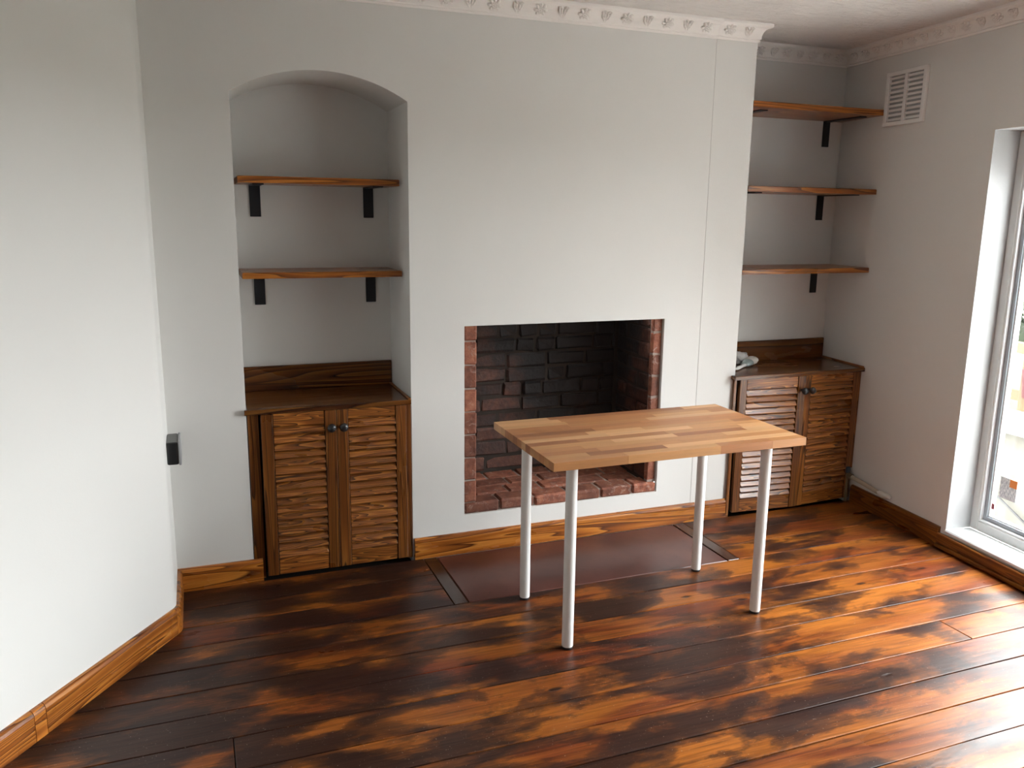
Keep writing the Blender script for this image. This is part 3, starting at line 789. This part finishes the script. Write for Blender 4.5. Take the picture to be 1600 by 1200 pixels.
# ------------------------------------------------------------------ glazed door/window in the right wall
fy0, fy1 = REV-.015, REV+.06; FWd = .044
def wbox(name, t0, t1, v0, v1, z0, z1, m, par, bev=.002): return box2(name, (t0, v0, z0), (t1, v1, z1), m, par, bev)
def window(name, T0, T1, Z0, Z1, nb):
    wn = struct(bpy.data.objects.new(name, None)); col.objects.link(wn); wn.location = WO; wn.rotation_euler = (0, 0, WANG); WL[wn.name] = Vector((0, 0, 0))
    wbox('frame_jamb', T0, T0+FWd, fy0, fy1, Z0, Z1, M['frame'], wn, .004)
    wbox('frame_jamb', T1-FWd, T1, fy0, fy1, Z0, Z1, M['frame'], wn, .004)
    wbox('frame_head', T0+FWd, T1-FWd, fy0, fy1, Z1-.07, Z1, M['frame'], wn, .004)
    wbox('frame_sill', T0+FWd, T1-FWd, fy0, fy1, Z0, Z0+.05, M['frame'], wn, .004)
    bay = (T1-T0-2*FWd)/nb
    for k in range(1, nb): wbox('mullion', T0+FWd+bay*k-.03, T0+FWd+bay*k+.03, fy0, fy1, Z0+.05, Z1-.07, M['frame'], wn, .004)
    for k in range(nb):
        t0 = T0+FWd+bay*k+(.03 if k else 0); t1 = T0+FWd+bay*(k+1)-(.03 if k < nb-1 else 0); z0, z1 = Z0+.05, Z1-.07
        for nm, i, wd, va, vb, mm in (('glazing_bead', 0, .008, fy0+.006, fy1, M['bead']), ('gasket', .008, .020, fy0+.022, fy1-.01, M['gasket']), ('glazing_bead', .028, .006, fy0+.030, fy1-.016, M['bead'])):
            bm = bmesh.new(); A, B_, C_, D_ = t0+i, t1-i, z0+i, z1-i
            add_box(bm, (A+wd/2, (va+vb)/2, (C_+D_)/2), (wd, vb-va, D_-C_)); add_box(bm, (B_-wd/2, (va+vb)/2, (C_+D_)/2), (wd, vb-va, D_-C_))
            add_box(bm, ((A+B_)/2, (va+vb)/2, C_+wd/2), (B_-A-2*wd, vb-va, wd)); add_box(bm, ((A+B_)/2, (va+vb)/2, D_-wd/2), (B_-A-2*wd, vb-va, wd))
            obj(nm, bm, mm, (0, 0, 0), wn)
        i = .034; wbox('pane', t0+i-.004, t1-i+.004, fy0+.036, fy0+.041, z0+i-.004, z1-i+.004, M['glass'], wn, 0)
    return wn
wn = window('window_1', WIN_T0, WIN_T1, WIN_Z0, WIN_Z1, 2)
window('window_2', W2T0, W2T1, W2Z0, W2Z1, 1)
wbox('sill_board', WIN_T0-.004, WIN_T1+.004, -.006, fy0+.006, WIN_Z0-.022, WIN_Z0, M['sill'], wn, .006)
# threshold strip and bead under the sill, in the shade-darkened pine
trm = struct(box2('trim_4', (WIN_T0-.03, -.022, .002), (WIN_T1+.03, -.0005, .070), M['skirt_shaded'], None, .003)); trm.location = WO + WD*((WIN_T0+WIN_T1)/2) + WV*(-.011) + Vector((0, 0, .036)); trm.rotation_euler = (0, 0, WANG)
WL[trm.name] = Vector((0, 0, 0))
bm = bmesh.new(); L_ = (WIN_T1-WIN_T0)/2+.02; add_tube(bm, [(-L_, -.017, -.022), (L_, -.017, -.022)], .011, 10); obj('bead', bm, M['skirt_shaded'], (0, 0, 0), trm, True)
# ------------------------------------------------------------------ small things on the right cupboard
br = thing('paint_brush', 'paint brush with white handle lying on the right cupboard top', 'brush', (2.25, .15, ZR))
M['handle'] = plain('white_brush_handle', (.80, .80, .78), .35); M['ferrule'] = plain('pale_metal_ferrule', (.45, .55, .56), .35, .5, .2); M['bristle'] = plain('pale_bristles', (.62, .58, .53), .8, 0, .2, 200, .6)
bp = lambda s, w_=0.0, z=0.0: (2.132+s*.835-w_*.55, .086+s*.55+w_*.835, ZR+.010+z+max(0, s-.11)*.11)
bm = bmesh.new()
secs = [(0, .004, .004), (.010, .013, .007), (.03, .0165, .008), (.06, .013, .008), (.095, .009, .0075), (.125, .0105, .008), (.14, .014, .0085)]
def flat_sweep(bm, secs, n=12, f=bp, z0=0):
    rr = [[bm.verts.new(f(s, a*math.cos(2*math.pi*k/n), z0+b_*math.sin(2*math.pi*k/n))) for k in range(n)] for s, a, b_ in secs]
    for A, B_ in zip(rr, rr[1:]):
        for k in range(n): bm.faces.new((A[k], A[(k+1) % n], B_[(k+1) % n], B_[k]))
    bm.faces.new(rr[0][::-1]); bm.faces.new(rr[-1])
flat_sweep(bm, secs); obj('handle', bm, M['handle'], (0, 0, 0), br, True)
bm = bmesh.new(); add_lathe(bm, [(.0052, 0), (.0052, .0012)], 12, Vector(bp(.022))+Vector((0, 0, .0072))); obj('hanging_hole', bm, M['black_plastic'], (0, 0, 0), br)
bm = bmesh.new(); flat_sweep(bm, [(.138, .014, .0095), (.146, .024, .013), (.17, .028, .017), (.20, .030, .0185)], f=bp); obj('ferrule', bm, M['ferrule'], (0, 0, 0), br, True)
bm = bmesh.new(); flat_sweep(bm, [(.198, .0295, .018), (.215, .035, .0205), (.24, .038, .0215), (.262, .034, .019), (.275, .022, .012), (.280, .007, .004)], f=bp); obj('bristles', bm, M['bristle'], (0, 0, 0), br, True)
b2 = bmesh.new(); bmesh.ops.create_icosphere(b2, subdivisions=4, radius=1)
for v in b2.verts:
    n_ = mnoise.noise(v.co*1.7+Vector((3, 1, 2)))*.35+abs(mnoise.noise(v.co*4.0))*.30
    co = Vector((v.co.x*.044, v.co.y*.03, v.co.z*.036))*(1+n_); co.z = max(co.z, -.030); v.co = co
M['bag'] = plain('crumpled_pale_wrap', (.62, .61, .60), .35, 0, .15, 30, .6)
tag(obj('crumpled_wrap', b2, M['bag'], (2.298, .277, ZR+.0305), None, True), 'crumpled whitish plastic wrap behind the paint brush', 'wrapping')

# ------------------------------------------------------------------ stickers on the glass
def label_mat():
    m, nt, b = new_mat('printed_label'); tc = N(nt, 'ShaderNodeTexCoord').outputs['Object']
    n = noise(nt, N(nt, 'ShaderNodeMapping', {'Vector': tc, 'Scale': (260, 1, 60)}).outputs[0], 1, 1)
    nt.links.new(ramp(nt, n, [(.47, (.55, .58, .63)), (.56, (.95, .97, .98))]), b.inputs['Base Color']); b.inputs['Roughness'].default_value = .4; return m
M['label'] = label_mat(); M['orange'] = plain('orange_print', (.90, .30, .06), .4); M['maroon'] = plain('dark_red_sticker', (.25, .03, .04), .4)
tg0, zg0 = WIN_T0+FWd+.030, WIN_Z0+.05+.034
lb = thing('warning_label', 'grey printed label with an orange corner on the window glass', 'label', (0, 0, 0), wallframe=True)
ls = box2('paper', (tg0+.036, fy0+.0345, .285), (tg0+.128, fy0+.0358, .385), M['label'], lb, 0)
box2('orange_corner', (tg0+.088, fy0+.0338, .348), (tg0+.128, fy0+.0344, .385), M['orange'], lb, 0)
st_ = thing('red_sticker', 'small dark red square sticker in the bottom corner of the window', 'sticker', (0, 0, 0), wallframe=True)
box2('film', (tg0+.005, fy0+.0345, zg0+.035), (tg0+.020, fy0+.0358, zg0+.062), M['maroon'], st_, .0)

# ------------------------------------------------------------------ outside
def ground_mat():
    m, nt, b = new_mat('garden_ground'); v = worldpos(nt); x = N(nt, 'ShaderNodeSeparateXYZ', {0: v}).outputs[0]
    n = noise(nt, v, 3, 5)
    g = mixc(nt, noise(nt, v, 30, 4), (.014, .022, .006), (.028, .038, .013))
    pv = mixc(nt, n, (.50, .48, .45), (.60, .58, .54))
    f = N(nt, 'ShaderNodeMapRange', {0: x, 1: 6.2, 2: 6.3}).outputs[0]
    nt.links.new(mixc(nt, f, pv, g), b.inputs['Base Color']); b.inputs['Roughness'].default_value = .9; return m
GZ = -.40
bm = bmesh.new(); poly(bm, [(-40, -40, GZ), (60, -40, GZ), (60, 60, GZ), (-40, 60, GZ)]); struct(obj('ground', bm, ground_mat()))
M['render'] = plain('pale_rendered_masonry', (.085, .08, .068), .9, 0, .45, 18, .8)
M['coping'] = plain('pale_coping_stone', (.42, .42, .41), .85, 0, .15, 25, .5)
M['timber'] = plain('yellow_softwood', (.060, .036, .011), .7, 0, .2)
bm = bmesh.new(); add_box(bm, (4.95, -4.55, 1.3), (4.3, .25, 3.4)); struct(obj('wall_sky_blocker', bm, plain('grey_sky_blocker', (.24, .24, .235), .9, 0, .2)))  # unseen wall, added to block sky light from the chimney breast
gw = thing('garden_wall', 'low pale rendered garden wall with flat coping outside the window', 'wall', (4.35, .6, GZ))
box2('masonry', (4.2, -2.2, GZ), (4.5, 4.0, .26), M['render'], gw, .01)
for k in range(7): box2('coping_stone', (4.14, -2.2+k*.886, .262), (4.56, -2.2+(k+1)*.886-.008, .315), M['coping'], gw, .006)
tr_ = thing('timber_railing', 'yellow timber railing with square posts beyond the low garden wall', 'railing', (6, 2, GZ))
for z in (.50, .10): box2('rail', (5.97, -1.0, z-.045), (6.03, 5.0, z+.045), M['timber'], tr_, .004)
for y in (-.9, 1.32, 3.2, 4.9): box2('post', (5.955, y-.045, GZ), (6.045, y+.045, .46), M['timber'], tr_, .004)
bm = bmesh.new(); poly2 = [(-.05, .0), (.05, .0), (.02, -.24), (-.02, -.24)]
b2 = bmesh.new(); prism(b2, [(x, y) for x, y in poly2][::-1], -.02, .02, .006); bmesh.ops.rotate(b2, verts=b2.verts, cent=(0, 0, 0), matrix=Matrix.Rotation(R(90), 3, 'X') @ Matrix.Rotation(0, 3, 'Z')); bmesh.ops.rotate(b2, verts=b2.verts, cent=(0, 0, 0), matrix=Matrix.Rotation(R(90), 3, 'Z')); bm.free()
tag(obj('red_marker', b2, plain('red_plastic', (.04, .003, .005), .4), (5.93, 1.28, .34)), 'red tapering plastic piece hanging on the yellow railing post', 'marker')
bm = bmesh.new(); cpts = []
for i in range(15):
    u = i/14; cpts.append((4.185-.02*math.sin(u*3), .42-.62*u+.05*math.sin(u*6), .18-.52*u-.05*math.sin(u*3.1)))
add_tube(bm, cpts, .007, 8); tag(obj('cable', bm, plain('grey_cable_sheath', (.018, .018, .019), .5), (0, 0, 0), None, True), 'grey cable hanging down the pale garden wall outside', 'cable')
M['leaf'] = plain('tree_leaves', (.026, .038, .015), .6, 0, .5)
M['bark'] = plain('grey_brown_bark', (.030, .024, .018), .85, 0, .3)
def tree(label, x, y, r, h):
    t = thing('tree', label, 'tree', (x, y, GZ), 'trees beyond the railing')
    bm = bmesh.new(); add_tube(bm, [(0, 0, 0), (.03, .02, h*.3), (-.02, .03, h*.6), (0, 0, h*.9)], [.11, .09, .06, .015], 8)
    for k in range(7):
        a = k*2.4; z0 = h*(.22+.07*k); add_tube(bm, [(0, 0, z0), (math.cos(a)*r*.4, math.sin(a)*r*.4, z0+h*.10), (math.cos(a)*r*.8, math.sin(a)*r*.8, z0+h*.16)], [.045, .03, .01], 5)
    obj('trunk', bm, M['bark'], (x, y, GZ), t)
    bm = bmesh.new()
    for k in range(4200):
        a = rnd.uniform(0, 6.283); u = rnd.uniform(-1, 1); q = rnd.uniform(.35, 1)**.5
        c = Vector((math.cos(a)*math.sqrt(1-u*u)*r*q, math.sin(a)*math.sqrt(1-u*u)*r*q, h*.55+u*h*.45*q))
        n_ = mnoise.noise(c*1.1+Vector((x, y, 0))); c = Vector((c.x*(1+.25*n_), c.y*(1+.25*n_), c.z))
        if n_ < -.42: continue
        sz = rnd.uniform(.06, .13); n_ = Vector((rnd.uniform(-1, 1), rnd.uniform(-1, 1), rnd.uniform(-.2, 1))).normalized()
        e1 = n_.orthogonal().normalized()*sz; e2 = n_.cross(e1).normalized()*sz*.5
        poly(bm, [c-e1, c+e2, c+e1, c-e2])
    f = obj('foliage', bm, M['leaf'], (x, y, GZ), t); f['kind'] = 'stuff'
tree('leafy green tree nearest the yellow railing outside the window', 8.3, 2.3, 1.35, 3.7)
tree('middle one of three leafy green trees beyond the yellow railing', 9.0, 5.2, 1.45, 4.0)
tree('leafy green tree farthest from the window beyond the yellow railing', 10.2, 8.4, 1.6, 4.4)
